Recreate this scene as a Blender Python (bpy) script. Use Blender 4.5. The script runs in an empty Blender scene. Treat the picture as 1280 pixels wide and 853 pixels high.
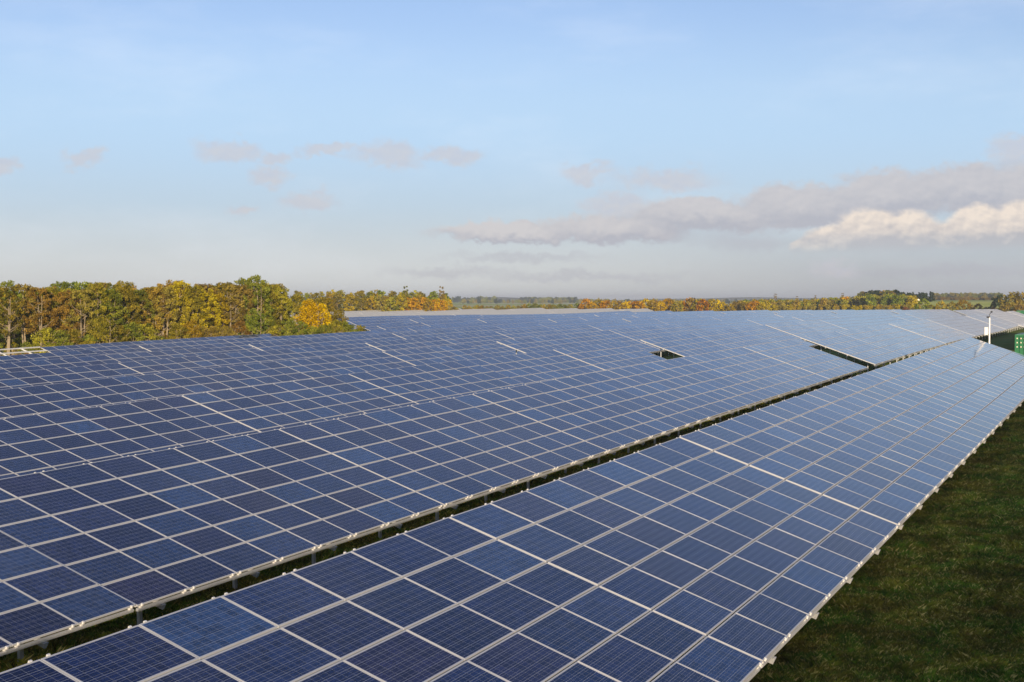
import bpy, math, random
import numpy as np
from mathutils import Vector, Matrix

R = math.radians
random.seed(7)
rng = np.random.default_rng(11)
scn = bpy.context.scene
col = scn.collection

# ------------------------------------------------------------------ camera
CAM_Z = 7.0                       # eye height above the datum (camera stands at x = y = 0)
YAW = R(24.79)                    # camera axis, measured from the row direction (+X) towards +Y
F_PX = 1715.5                     # focal length in pixels of a 1280 px wide frame
PITCH = math.atan((426.5 - 377.0) / F_PX)
cd = bpy.data.cameras.new('camera')
cam = bpy.data.objects.new('camera', cd)
col.objects.link(cam)
cam.location = (0, 0, CAM_Z)
cam.rotation_euler = (R(90) - PITCH, 0, YAW - R(90))
cd.sensor_width = 36.0
cd.lens = 36.0 * F_PX / 1280.0
cd.clip_start = 0.1
cd.clip_end = 20000
scn.camera = cam

# ------------------------------------------------------------------ sun, sky, exposure
SUN_EL, SUN_TRAVEL = R(9.5), R(33.0)          # low sun behind the camera; light travels 33 deg off the rows
ld = bpy.data.lights.new('sun', 'SUN')
ld.energy = 5.0
ld.angle = R(0.6)
ld.color = (1.0, 0.82, 0.59)
sun = bpy.data.objects.new('sun', ld)
col.objects.link(sun)
sun.location = (-30, -20, 40)
tr = Vector((math.cos(SUN_TRAVEL) * math.cos(SUN_EL), math.sin(SUN_TRAVEL) * math.cos(SUN_EL), -math.sin(SUN_EL)))
sun.rotation_euler = tr.to_track_quat('-Z', 'Y').to_euler()

scn.view_settings.view_transform = 'Standard'
scn.view_settings.look = 'None'
scn.view_settings.exposure = 0.55
scn.view_settings.gamma = 1.0
scn.view_settings.use_curve_mapping = False


class NT:
    """tiny node-tree builder"""
    def __init__(s, tree):
        s.t = tree
        tree.nodes.clear()

    def n(s, kind, _in=None, **kw):
        nd = s.t.nodes.new(kind)
        for k, v in kw.items():
            setattr(nd, k, v)
        for k, v in (_in or {}).items():
            s.put(nd.inputs[k], v)
        return nd

    def put(s, sock, v):
        if isinstance(v, bpy.types.NodeSocket):
            s.t.links.new(v, sock)
        elif isinstance(v, bpy.types.Node):
            s.t.links.new(v.outputs[0], sock)
        else:
            sock.default_value = v

    def m(s, op, a, b=None, c=None, clamp=False):
        nd = s.t.nodes.new('ShaderNodeMath')
        nd.operation = op
        nd.use_clamp = clamp
        for i, v in enumerate((a, b, c)):
            if v is not None:
                s.put(nd.inputs[i], v)
        return nd.outputs[0]

    def v(s, op, a, b=None, out=0):
        nd = s.t.nodes.new('ShaderNodeVectorMath')
        nd.operation = op
        s.put(nd.inputs[0], a)
        if b is not None:
            s.put(nd.inputs[1], b)
        return nd.outputs[out]

    def mix(s, fac, a, b, blend='MIX'):
        nd = s.t.nodes.new('ShaderNodeMix')
        nd.data_type = 'RGBA'
        nd.blend_type = blend
        s.put(nd.inputs[0], fac)
        s.put(nd.inputs[6], a if not isinstance(a, tuple) else (*a[:3], 1))
        s.put(nd.inputs[7], b if not isinstance(b, tuple) else (*b[:3], 1))
        return nd.outputs[2]

    def ss(s, val, lo, hi, to0=0.0, to1=1.0):
        nd = s.t.nodes.new('ShaderNodeMapRange')
        nd.interpolation_type = 'SMOOTHSTEP'
        s.put(nd.inputs[0], val)
        for i, v in enumerate((lo, hi, to0, to1)):
            s.put(nd.inputs[i + 1], v)
        return nd.outputs[0]

    def noise(s, vec, scale, detail=4.0, rough=0.55, out=0):
        nd = s.n('ShaderNodeTexNoise', {'Scale': scale, 'Detail': detail, 'Roughness': rough})
        s.put(nd.inputs['Vector'], vec)
        return nd.outputs[out]


def build_world():
    w = bpy.data.worlds.new('World')
    scn.world = w
    w.use_nodes = True
    w.cycles.sampling_method = 'MANUAL'
    w.cycles.sample_map_resolution = 256
    T = NT(w.node_tree)
    sky = T.n('ShaderNodeTexSky', sky_type='NISHITA', sun_disc=False)
    sky.sun_elevation = SUN_EL
    # the sun stands opposite to where its light travels
    sky.sun_rotation = SKY_ROT
    sky.air_density = 1.0
    sky.dust_density = 0.6
    sky.ozone_density = 1.6
    d = T.n('ShaderNodeTexCoord').outputs['Generated']
    sp = T.n('ShaderNodeSeparateXYZ', {0: d})
    az = T.m('ARCTAN2', sp.outputs[1], sp.outputs[0])
    el = T.m('ARCSINE', sp.outputs[2])
    DEG = 57.29578
    # azimuth counted to the right of the view over the field, elevation up: degrees
    u = T.m('MULTIPLY_ADD', az, -DEG, math.degrees(YAW))
    v = T.m('MULTIPLY', el, DEG)
    uv = T.n('ShaderNodeCombineXYZ', {0: u, 1: v}).outputs[0]
    # uneven edges: the coordinates are stirred by noise of three sizes
    def stir(p):
        for sc_, am in ((0.45, (2.2, 1.0, 0)), (1.3, (0.9, 0.75, 0)), (3.4, (0.34, 0.40, 0)), (9.0, (0.10, 0.13, 0))):
            nz = T.noise(T.v('MULTIPLY', uv, (sc_, sc_ * 1.35, 1)), 1.0, 3.0, 0.55, out=1)
            p = T.v('ADD', p, T.v('MULTIPLY', T.v('SUBTRACT', nz, (0.5, 0.5, 0.5)), am))
        return p
    st = stir(uv)

    def blob(st_, u0, v0, hu, hv):
        q = T.v('MULTIPLY', T.v('SUBTRACT', st_, (u0, v0, 0)), (1 / hu, 1 / hv, 0))
        return T.m('SUBTRACT', 1.0, T.v('LENGTH', q, out=1))

    PX = 1715.5 * math.pi / 180

    def bank(lst, st_=st, sm=0.18):
        r = None
        for (x, y, w_, h_) in lst:
            uu = math.degrees(math.atan((x - 640) / 1715.5))
            vv = math.degrees(math.atan((377 - y) / 1715.5 * math.cos(math.radians(uu))))
            b_ = blob(st_, uu, vv, w_ / PX, h_ / PX)
            r = b_ if r is None else T.m('SMOOTH_MAX', r, b_, sm)
        return r
    sts = T.v('ADD', uv, T.v('MULTIPLY', T.v('SUBTRACT', st, uv), (1.25, 1.3, 0)))
    small = bank(((290, 188, 56, 18), (352, 194, 30, 15), (410, 185, 42, 12), (488, 193, 66, 21), (570, 193, 46, 16),
                  (343, 217, 36, 14), (385, 251, 42, 15), (300, 258, 24, 9), (3, 208, 26, 15), (103, 194, 28, 16),
                  (1048, 335, 36, 17), (830, 224, 84, 21), (735, 214, 40, 15), (766, 255, 46, 19), (1272, 188, 34, 18)), sts)
    GREY = ((640, 291, 120, 15), (760, 286, 120, 22), (880, 270, 120, 25), (1000, 258, 110, 31), (1110, 246, 100, 34),
            (1210, 238, 90, 36), (1300, 236, 110, 40), (1420, 240, 160, 60))
    WHITE = ((1088, 303, 56, 46), (1136, 301, 48, 38), (1050, 307, 50, 30), (1022, 312, 40, 13), (1176, 307, 50, 28), (1226, 298, 48, 44), (1268, 297, 44, 48), (1325, 292, 70, 56))
    grey = bank(GREY)
    stw = T.v('ADD', uv, T.v('MULTIPLY', T.v('SUBTRACT', st, uv), (0.5, 0.62, 0)))
    white = bank(WHITE, stw, 0.08)
    low = bank(((930, 302, 90, 18), (650, 323, 130, 9), (840, 298, 50, 14), (560, 340, 120, 8), (1180, 338, 190, 10), (720, 345, 200, 8)))
    # the same banks felt a little towards the light: what is thicker there is shaded
    off = T.v('ADD', st, (-0.22, 0.42, 0.0))
    gl = T.m('SUBTRACT', grey, bank(GREY, off))
    wl = T.m('SUBTRACT', white, bank(WHITE, T.v('ADD', stw, (-0.22, 0.42, 0.0)), 0.08))
    base = T.ss(T.m('ADD', v, T.m('MULTIPLY', T.noise(T.v('MULTIPLY', uv, (0.9, 0.9, 1)), 1.0, 4.0), 0.25)), 2.0, 2.45)
    f1 = T.noise(T.v('MULTIPLY', uv, (1.5, 2.1, 1)), 1.0, 4.0, 0.55)
    f2 = T.noise(T.v('MULTIPLY', T.v('ADD', uv, (-0.10, 0.16, 0.0)), (1.5, 2.1, 1)), 1.0, 4.0, 0.55)
    fine = T.m('MULTIPLY', T.m('SUBTRACT', f1, f2), 1.6)
    # strength of the sky light and of the clouds, in the same units
    strength = 0.10
    skyc = T.v('MULTIPLY', sky.outputs[0], SKY_TINT)
    skyc = T.mix(T.ss(v, 5.0, 12.0, 0.85, 0.0), skyc, MIDSKY)
    hz = T.ss(v, 2.0, 7.2, 0.92, 0.0)
    skyc = T.mix(hz, skyc, HORIZON)
    hor = T.mix(T.ss(u, -3.0, 19.0), HORIZON2, HORIZON_R)
    hz2 = T.ss(v, 0.3, 4.2, 0.95, 0.0)
    skyc = T.mix(hz2, skyc, hor)
    # thin high veil
    veil = T.noise(T.v('MULTIPLY', uv, (0.08, 0.26, 1)), 1.0, 5.0, 0.6)
    skyc = T.mix(T.m('MULTIPLY', T.ss(veil, 0.45, 0.75), 0.16), skyc, (7.2, 7.4, 7.8))
    c = T.mix(T.m('MULTIPLY', T.ss(low, -0.1, 0.9), 0.45), skyc, CL_GREY)
    cs = T.mix(T.m('ADD', 0.45, fine, clamp=True), CL_MAUVE, CL_PINK)
    c = T.mix(T.m('MULTIPLY', T.ss(small, -0.08, 0.66), 0.68), c, cs)
    gs = T.m('ADD', T.m('MULTIPLY_ADD', gl, 0.95, 0.30), T.m('MULTIPLY', fine, 0.5), clamp=True)
    cg = T.mix(gs, CL_GREY, CL_PINK)
    c = T.mix(T.m('MULTIPLY', T.ss(grey, -0.05, 0.38), 0.86), c, cg)
    ws = T.m('ADD', T.m('MULTIPLY_ADD', wl, 1.3, T.ss(v, 2.1, 3.5, -0.30, 0.55)), T.m('MULTIPLY', fine, 0.9), clamp=True)
    cw = T.mix(ws, CL_GREYW, CL_WHITE)
    c = T.mix(T.m('MULTIPLY', T.m('MULTIPLY', T.ss(white, -0.02, 0.22), T.m('MULTIPLY', base, T.ss(v, 2.0, 3.0, 0.55, 1.0))), 0.96), c, cw)
    bg = T.n('ShaderNodeBackground', {'Color': c, 'Strength': strength})
    out = T.n('ShaderNodeOutputWorld', {'Surface': bg})


SKY_ROT = R(0)
SKY_TINT = (1.02, 0.97, 1.20)
HORIZON = (3.8, 4.5, 5.0)
HORIZON2 = (5.0, 5.05, 4.85)
MIDSKY = (3.3, 4.7, 6.35)
HORIZON_R = (3.35, 3.45, 3.55)
CL_GREY = (3.25, 3.25, 3.65)
CL_GREYW = (3.5, 3.4, 3.6)
CL_MAUVE = (3.9, 4.0, 4.6)
CL_PINK = (4.65, 4.4, 4.4)
CL_WHITE = (6.4, 5.6, 4.85)
_sx, _sy = -tr.x, -tr.y
SKY_ROT = math.atan2(_sx, _sy)
build_world()

# ------------------------------------------------------------------ helpers


def tag(o, label=None, cat=None, group=None, kind=None):
    if label:
        o['label'] = label
    if cat:
        o['category'] = cat
    if group:
        o['group'] = group
    if kind:
        o['kind'] = kind
    return o


class MB:
    """collects vertices and faces; build() links them as ONE mesh object"""
    def __init__(s):
        s.v, s.f, s.mi, s.tone = [], [], [], []

    def quad(s, pts, mi=0, tone=0.5):
        i = len(s.v)
        s.v += [tuple(p) for p in pts]
        s.f.append(tuple(range(i, i + len(pts))))
        s.mi.append(mi)
        s.tone.append(tone)

    def hexa(s, c, mi=0, tone=0.5):
        """8 corners: bottom 4 ccw, top 4 ccw"""
        i = len(s.v)
        s.v += [tuple(p) for p in c]
        for f in ((3, 2, 1, 0), (4, 5, 6, 7), (0, 1, 5, 4), (1, 2, 6, 5), (2, 3, 7, 6), (3, 0, 4, 7)):
            s.f.append(tuple(i + k for k in f))
            s.mi.append(mi)
            s.tone.append(tone)

    def box(s, x0, x1, y0, y1, z0, z1, mi=0, tone=0.5, M=None):
        c = [Vector(p) for p in ((x0, y0, z0), (x1, y0, z0), (x1, y1, z0), (x0, y1, z0),
                                 (x0, y0, z1), (x1, y0, z1), (x1, y1, z1), (x0, y1, z1))]
        if M is not None:
            c = [M @ p for p in c]
        s.hexa(c, mi, tone)

    def tube(s, pts, rad, n=6, mi=0, tone=0.5):
        pts = [Vector(p) for p in pts]
        rings = []
        for k, p in enumerate(pts):
            d = (pts[min(k + 1, len(pts) - 1)] - pts[max(k - 1, 0)]).normalized()
            a = d.orthogonal().normalized()
            if abs(d.z) > 0.2:
                a = Vector((1, 0, 0)) - d * d.x
                a.normalize()
            b = d.cross(a)
            i = len(s.v)
            for q in range(n):
                t = 2 * math.pi * q / n
                s.v.append(tuple(p + (a * math.cos(t) + b * math.sin(t)) * rad[k]))
            rings.append(i)
        for k in range(len(pts) - 1):
            for q in range(n):
                r0, r1 = rings[k], rings[k + 1]
                s.f.append((r0 + q, r0 + (q + 1) % n, r1 + (q + 1) % n, r1 + q))
                s.mi.append(mi)
                s.tone.append(tone)
        for r, rev in ((rings[0], True), (rings[-1], False)):
            f = list(range(r, r + n))
            s.f.append(tuple(reversed(f)) if rev else tuple(f))
            s.mi.append(mi)
            s.tone.append(tone)

    def mesh(s, name, mats):
        me = bpy.data.meshes.new(name)
        me.from_pydata(s.v, [], s.f)
        for m_ in mats:
            me.materials.append(m_)
        if len(mats) > 1:
            me.polygons.foreach_set('material_index', s.mi)
        at = me.attributes.new('tone', 'FLOAT', 'FACE')
        at.data.foreach_set('value', s.tone)
        me.update()
        return me

    def build(s, name, mats, parent=None):
        mats = mats if isinstance(mats, (list, tuple)) else [mats]
        return link(name, s.mesh(name, mats), parent)


def link(name, me, parent=None):
    o = bpy.data.objects.new(name, me)
    col.objects.link(o)
    if parent is not None:
        o.parent = parent
    return o


def empty(name, loc=(0, 0, 0), rot=(0, 0, 0)):
    o = bpy.data.objects.new(name, None)
    o.empty_display_size = 0.3
    col.objects.link(o)
    o.location = loc
    o.rotation_euler = rot
    return o


def copy_tree(o, parent=None):
    c = o.copy()
    col.objects.link(c)
    if parent is not None:
        c.parent = parent
    for ch in list(o.children):
        copy_tree(ch, c)
    return c


def np_mesh(name, verts, nper, mats, tone=None):
    """faces of nper consecutive vertices each, from a numpy array"""
    n = len(verts)
    nf = n // nper
    me = bpy.data.meshes.new(name)
    me.vertices.add(n)
    me.vertices.foreach_set('co', np.asarray(verts, np.float32).ravel())
    me.loops.add(n)
    me.loops.foreach_set('vertex_index', np.arange(n, dtype=np.int32))
    me.polygons.add(nf)
    me.polygons.foreach_set('loop_start', np.arange(0, n, nper, dtype=np.int32))
    for m_ in mats:
        me.materials.append(m_)
    if tone is not None:
        at = me.attributes.new('tone', 'FLOAT', 'FACE')
        at.data.foreach_set('value', np.asarray(tone, np.float32))
    me.update(calc_edges=True)
    me.validate()
    return me


def mat(name):
    m_ = bpy.data.materials.new(name)
    m_.use_nodes = True
    return m_, NT(m_.node_tree)


def principled(T, **kw):
    names = {'base': 'Base Color', 'rough': 'Roughness', 'metal': 'Metallic', 'spec': 'Specular IOR Level', 'normal': 'Normal',
             'coat': 'Coat Weight', 'coatr': 'Coat Roughness', 'ior': 'IOR'}
    b = T.n('ShaderNodeBsdfPrincipled')
    for k, v_ in kw.items():
        if isinstance(v_, tuple) and len(v_) == 3 and k == 'base':
            v_ = (*v_, 1)
        T.put(b.inputs[names[k]], v_)
    T.n('ShaderNodeOutputMaterial', {'Surface': b.outputs[0]})
    return b


# ------------------------------------------------------------------ terrain
# measured ground heights relative to the eye: x along the rows, y up the field
CTRL = [(-20, 8.4, -7.3), (13.5, 8.4, -6.75), (60, 8.4, -5.95), (101, 8.4, -5.27), (141, 8.4, -5.0), (235, 8.4, -4.7), (330, 8.4, -4.6),
        (27, 21.2, -6.82), (48.6, 21.2, -6.36), (60, 21.2, -6.18), (70, 21.2, -6.03), (88, 21.2, -5.72), (105, 21.2, -5.5), (167, 21.2, -4.93), (234, 21.2, -4.68), (320, 21.2, -4.6),
        (37.6, 34, -6.9), (48.8, 34, -6.69), (60, 34, -6.47), (75, 34, -6.24), (210, 34, -5.0), (103, 34, -5.85),
        (50, 46.8, -7.0), (59.6, 46.8, -6.76), (71.4, 46.8, -6.54), (93, 46.8, -6.3), (105, 46.8, -6.1),
        (62, 59.6, -7.06), (72, 59.6, -6.88), (85, 59.6, -6.63), (105, 59.6, -6.4),
        (75.4, 72.4, -7.23), (92, 72.4, -6.9), (100, 72.4, -6.8),
        (97, 85.2, -7.2), (113, 85.2, -6.85), (147, 85.2, -6.45),
        (106, 98, -7.38), (121, 98, -7.14), (145, 98, -6.85), (172, 98, -6.3),
        (200, 108, -5.85), (225, 122, -5.75), (239, 135, -5.7), (272, 126, -5.66), (296, 120, -5.62),
        (330, 165, -6.5), (430, 195, -5.1), (440, 109, -5.3), (346, 53, -4.78), (400, 150, -5.4), (470, 60, -5.2), (260, 80, -5.35), (200, 65, -5.45),
        (110, 130, -7.8), (60, 100, -8.2), (0, 60, -8.0), (-60, 60, -8.8), (-60, 0, -7.9), (0, -30, -7.3), (60, -25, -6.3), (150, -20, -5.2), (300, -20, -4.7),
        (200, 200, -7.2), (300, 260, -6.5), (100, 220, -8.4)]
CP = np.array(CTRL, float)


def _phi(r2):
    return np.where(r2 > 1e-9, 0.5 * r2 * np.log(np.maximum(r2, 1e-9)), 0.0)


def _tps():
    P = CP[:, :2] / 100.0
    n = len(P)
    K = _phi(((P[:, None] - P[None]) ** 2).sum(-1)) + 0.0015 * np.eye(n)
    A = np.zeros((n + 3, n + 3))
    A[:n, :n] = K
    A[:n, n:] = np.c_[np.ones(n), P]
    A[n:, :n] = A[:n, n:].T
    return np.linalg.solve(A, np.r_[CP[:, 2], 0, 0, 0])


TPS = _tps()
FAR_R = np.array([0, 450, 600, 750, 900, 1200, 1700, 2500, 4000, 9000.0])
FAR_Z = np.array([-5.2, -5.1, -3.6, -0.3, 0.5, 1.0, 1.8, 4.0, 5.0, 6.0])
FAR_LOW = np.array([-5.2, -5.0, -3.8, -4.5, -4.8, -4.6, -3.5, -2.0, 2.0, 4.0])


def ground(x, y):
    x = np.atleast_1d(np.asarray(x, float))
    y = np.atleast_1d(np.asarray(y, float))
    P = CP[:, :2] / 100.0
    Q = np.stack([x.ravel() / 100, y.ravel() / 100], -1)
    r = np.hypot(x.ravel(), y.ravel())
    k = np.minimum(1, 520 / np.maximum(r, 1))[:, None]
    Qc = Q * k
    z = _phi(((Qc[:, None] - P[None]) ** 2).sum(-1)) @ TPS[:len(P)] + TPS[len(P)] + Qc @ TPS[len(P) + 1:]
    z = np.clip(z, -10.5, -4.2)
    th = np.degrees(np.arctan2(y.ravel(), x.ravel()))
    east = np.clip((13 - th) / 3, 0, 1) * np.clip((th + 25) / 20, 0, 1)
    far = np.interp(r, FAR_R, FAR_Z) * east + np.interp(r, FAR_R, FAR_LOW) * (1 - east)
    t = np.clip((r - 430) / 150, 0, 1)
    t = t * t * (3 - 2 * t)
    # the meadows only rise in front of the field, not to the sides and back
    z = z * (1 - t) + far * t
    return (z + CAM_Z).reshape(x.shape)


def gz(x, y):
    return float(ground(x, y)[0])


def polar(th, D):
    return D * math.cos(R(th)), D * math.sin(R(th))


# ---- ground materials
gm, T = mat('meadow_ground')
pos = T.n('ShaderNodeNewGeometry').outputs['Position']
a = T.noise(pos, 0.35, 6, 0.65)
b = T.noise(pos, 2.6, 5, 0.7)
c_ = T.mix(T.ss(a, 0.35, 0.65), (0.085, 0.150, 0.012), (0.170, 0.165, 0.022))
c_ = T.mix(T.m('MULTIPLY', T.ss(b, 0.5, 0.72), 0.7), c_, (0.065, 0.048, 0.022))
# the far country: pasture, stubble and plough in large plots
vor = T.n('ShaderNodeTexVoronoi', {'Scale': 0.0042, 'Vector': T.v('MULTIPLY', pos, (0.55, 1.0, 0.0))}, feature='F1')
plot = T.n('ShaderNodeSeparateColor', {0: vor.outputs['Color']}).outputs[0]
cf = T.mix(T.ss(plot, 0.30, 0.34), (0.40, 0.46, 0.085), (0.62, 0.54, 0.30))  # pasture colours brightened to stand in for low sun on upright blades
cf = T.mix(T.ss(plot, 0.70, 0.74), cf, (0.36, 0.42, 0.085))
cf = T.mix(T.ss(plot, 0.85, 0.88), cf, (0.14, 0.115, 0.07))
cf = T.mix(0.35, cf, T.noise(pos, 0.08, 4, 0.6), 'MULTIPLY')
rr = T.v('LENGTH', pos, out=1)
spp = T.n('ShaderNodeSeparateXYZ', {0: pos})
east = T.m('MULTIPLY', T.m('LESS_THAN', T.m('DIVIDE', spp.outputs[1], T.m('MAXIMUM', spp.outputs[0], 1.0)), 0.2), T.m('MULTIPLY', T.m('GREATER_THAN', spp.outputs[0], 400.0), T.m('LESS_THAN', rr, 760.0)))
cf = T.mix(east, cf, T.mix(T.ss(T.noise(T.v('MULTIPLY', pos, (0.3, 1, 1)), 0.03, 4), 0.35, 0.65), (0.34, 0.42, 0.07), (0.50, 0.50, 0.11)))  # meadow greens likewise lifted: low sunlight on the grass put into the colour
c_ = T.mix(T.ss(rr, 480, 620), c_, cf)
bp = T.n('ShaderNodeBump', {'Strength': 0.9, 'Distance': 0.06, 'Height': T.noise(pos, 9.0, 5, 0.7)})
principled(T, base=c_, rough=0.95, spec=0.15, normal=bp.outputs[0])
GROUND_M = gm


def build_ground():
    rad = np.r_[0.0, np.geomspace(2.0, 8500, 170)]
    na = 400
    ang = np.linspace(0, 2 * np.pi, na, endpoint=False)
    X = rad[1:, None] * np.cos(ang)[None]
    Y = rad[1:, None] * np.sin(ang)[None]
    Z = ground(X, Y)
    vs = [(0, 0, gz(0, 0))] + list(zip(X.ravel(), Y.ravel(), Z.ravel()))
    fs = [(0, 1 + i, 1 + (i + 1) % na) for i in range(na)]
    for k in range(len(rad) - 2):
        o0, o1 = 1 + k * na, 1 + (k + 1) * na
        fs += [(o0 + i, o1 + i, o1 + (i + 1) % na, o0 + (i + 1) % na) for i in range(na)]
    me = bpy.data.meshes.new('ground')
    me.from_pydata(vs, [], fs)
    me.polygons.foreach_set('use_smooth', [True] * len(me.polygons))
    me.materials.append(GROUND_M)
    o = link('ground', me)
    tag(o, 'rolling green autumn meadow under the solar rows and out to far fields', 'ground', kind='structure')


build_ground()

# ------------------------------------------------------------------ solar table materials
alu, T = mat('anodised_aluminium')
pos = T.n('ShaderNodeNewGeometry').outputs['Position']
principled(T, base=T.mix(T.noise(pos, 3.0, 3), (0.43, 0.43, 0.44), (0.54, 0.54, 0.55)), rough=0.42, metal=0.25, spec=0.5)
galv, T = mat('galvanised_steel')
pos = T.n('ShaderNodeNewGeometry').outputs['Position']
vo = T.n('ShaderNodeTexVoronoi', {'Scale': 40.0, 'Vector': pos})
principled(T, base=T.mix(T.m('MULTIPLY', vo.outputs['Distance'], 1.4), (0.42, 0.43, 0.44), (0.58, 0.58, 0.58)), rough=0.5, metal=0.35)
clampm, T = mat('clamp_aluminium')
principled(T, base=(0.74, 0.72, 0.68), rough=0.35, metal=0.3)

PW, PH = 1.66, 1.01              # panel pitch along the row and up the slope
GAP = 0.020
GAPY = 0.034
FW = 0.018                       # width of the frame's upper lip
TH = 0.040
NC, NR = 8, 6
TILT = R(19.0)
LOW = 0.80
LT = NC * PW
DEPTH = NR * PH
CT, SN = math.cos(TILT), math.sin(TILT)


def cells_material(name, detail=True, pale=False):
    m_, T = mat(name)
    at = T.n('ShaderNodeAttribute', attribute_name='tone').outputs['Fac']
    if detail:
        tc = T.n('ShaderNodeTexCoord').outputs['Object']
        rnd = T.n('ShaderNodeObjectInfo').outputs['Random']
    else:
        tc = T.n('ShaderNodeNewGeometry').outputs['Position']
        rnd = at
    ramp = T.n('ShaderNodeValToRGB', {0: rnd})
    cr = ramp.color_ramp
    cr.interpolation = 'LINEAR'
    cols = [(0.0, (0.006, 0.012, 0.055)), (0.28, (0.009, 0.020, 0.085)), (0.42, (0.014, 0.014, 0.058)), (0.58, (0.012, 0.034, 0.120)),
            (0.72, (0.012, 0.010, 0.042)), (0.86, (0.018, 0.050, 0.150)), (1.0, (0.008, 0.016, 0.065))]
    cr.elements[0].position = 0
    cr.elements[0].color = (*cols[0][1], 1)
    cr.elements[1].position = 1
    cr.elements[1].color = (*cols[-1][1], 1)
    for p_, c in cols[1:-1]:
        e = cr.elements.new(p_)
        e.color = (*c, 1)
    base = ramp.outputs[0]
    if detail:
        sp = T.n('ShaderNodeSeparateXYZ', {0: tc})
        cw, ch = (PW - GAP - 2 * FW - 0.016) / 10, (PH - GAPY - 2 * FW - 0.014) / 6
        ix = T.m('DIVIDE', T.m('ADD', sp.outputs[0], cw * 5), cw)
        iy = T.m('DIVIDE', T.m('ADD', sp.outputs[1], ch * 3), ch)
        fx = T.m('ABSOLUTE', T.m('SUBTRACT', T.m('FRACT', ix), 0.5))
        fy = T.m('FRACT', iy)
        fyc = T.m('ABSOLUTE', T.m('SUBTRACT', fy, 0.5))
        # every cell a little different, and crystals inside it
        cid = T.n('ShaderNodeCombineXYZ', {0: T.m('FLOOR', ix), 1: T.m('FLOOR', iy), 2: T.m('MULTIPLY', rnd, 71.0)}).outputs[0]
        wn = T.n('ShaderNodeTexWhiteNoise', {'Vector': cid}).outputs[0]
        vor = T.n('ShaderNodeTexVoronoi', {'Scale': 55.0, 'Vector': T.v('ADD', tc, T.v('MULTIPLY', cid, (3.1, 1.7, 5.0)))})
        vc = T.n('ShaderNodeSeparateColor', {0: vor.outputs['Color']}).outputs[0]
        k = T.m('ADD', T.m('MULTIPLY_ADD', wn, 0.4, 0.34), T.m('MULTIPLY', vc, 0.6))
        base = T.v('SCALE', base, None) if False else T.mix(1.0, base, T.n('ShaderNodeCombineColor', {0: k, 1: k, 2: k}).outputs[0], 'MULTIPLY')
        # silver lines: two busbars along each cell, white gaps between cells
        bus = T.m('MINIMUM', T.m('ABSOLUTE', T.m('SUBTRACT', fy, 0.27)), T.m('ABSOLUTE', T.m('SUBTRACT', fy, 0.73)))
        busm = T.m('LESS_THAN', bus, 0.0085)
        gx = T.m('GREATER_THAN', fx, 0.5 - 0.0100)
        gy = T.m('GREATER_THAN', fyc, 0.5 - 0.0150)
        ox = T.m('GREATER_THAN', T.m('ABSOLUTE', sp.outputs[0]), cw * 5)
        oy = T.m('GREATER_THAN', T.m('ABSOLUTE', sp.outputs[1]), ch * 3)
        base = T.mix(T.m('MULTIPLY', busm, 0.6), base, (0.36, 0.37, 0.40))
        base = T.mix(T.m('MULTIPLY', T.m('MAXIMUM', gx, gy), 0.6), base, (0.42, 0.44, 0.48))
        base = T.mix(T.m('MULTIPLY', T.m('MAXIMUM', ox, oy), 0.35), base, (0.60, 0.61, 0.62))
        # thin dust on the glass, more along the lower edge
        du = T.noise(T.v('ADD', tc, T.v('MULTIPLY', cid, (0, 0, 1.0))), 2.2, 4, 0.6)
        base = T.mix(T.m('MULTIPLY', T.ss(du, 0.4, 0.8), 0.018), base, (0.45, 0.42, 0.36))
        # a few bird droppings
        wpos = T.n('ShaderNodeNewGeometry').outputs['Position']
        dv = T.n('ShaderNodeTexVoronoi', {'Scale': 0.9, 'Vector': T.v('ADD', wpos, T.v('SCALE', T.noise(wpos, 14.0, 2, 0.5, out=1), (0, 0, 0)))})
        dr = T.n('ShaderNodeSeparateColor', {0: dv.outputs['Color']}).outputs[0]
        dm = T.m('MULTIPLY', T.m('LESS_THAN', dv.outputs['Distance'], T.m('MULTIPLY', T.noise(wpos, 30.0, 2), 0.05)), T.m('GREATER_THAN', dr, 0.80))
        base = T.mix(T.m('MULTIPLY', dm, 0.7), base, (0.62, 0.62, 0.58))
    else:
        base = T.mix(0.06, base, (0.40, 0.42, 0.46))
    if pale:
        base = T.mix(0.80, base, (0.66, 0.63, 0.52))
    # toughened glass over the cells
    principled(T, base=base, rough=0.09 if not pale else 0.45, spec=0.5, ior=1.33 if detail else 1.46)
    return m_


CELL = cells_material('polycrystalline_cells', True)
CELL_FAR = cells_material('polycrystalline_cells_far', False)
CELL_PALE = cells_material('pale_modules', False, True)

# ------------------------------------------------------------------ solar table
hw, hh = (PW - GAP) / 2, (PH - GAPY) / 2


def glass_into(mb, cx, cy, mi=0, tone=0.5, M=None):
    a, b, z = hw - FW, hh - FW, -0.003
    p = [Vector((cx - a, cy - b, z)), Vector((cx + a, cy - b, z)), Vector((cx + a, cy + b, z)), Vector((cx - a, cy + b, z))]
    mb.quad([M @ q for q in p] if M is not None else p, mi, tone)


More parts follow.
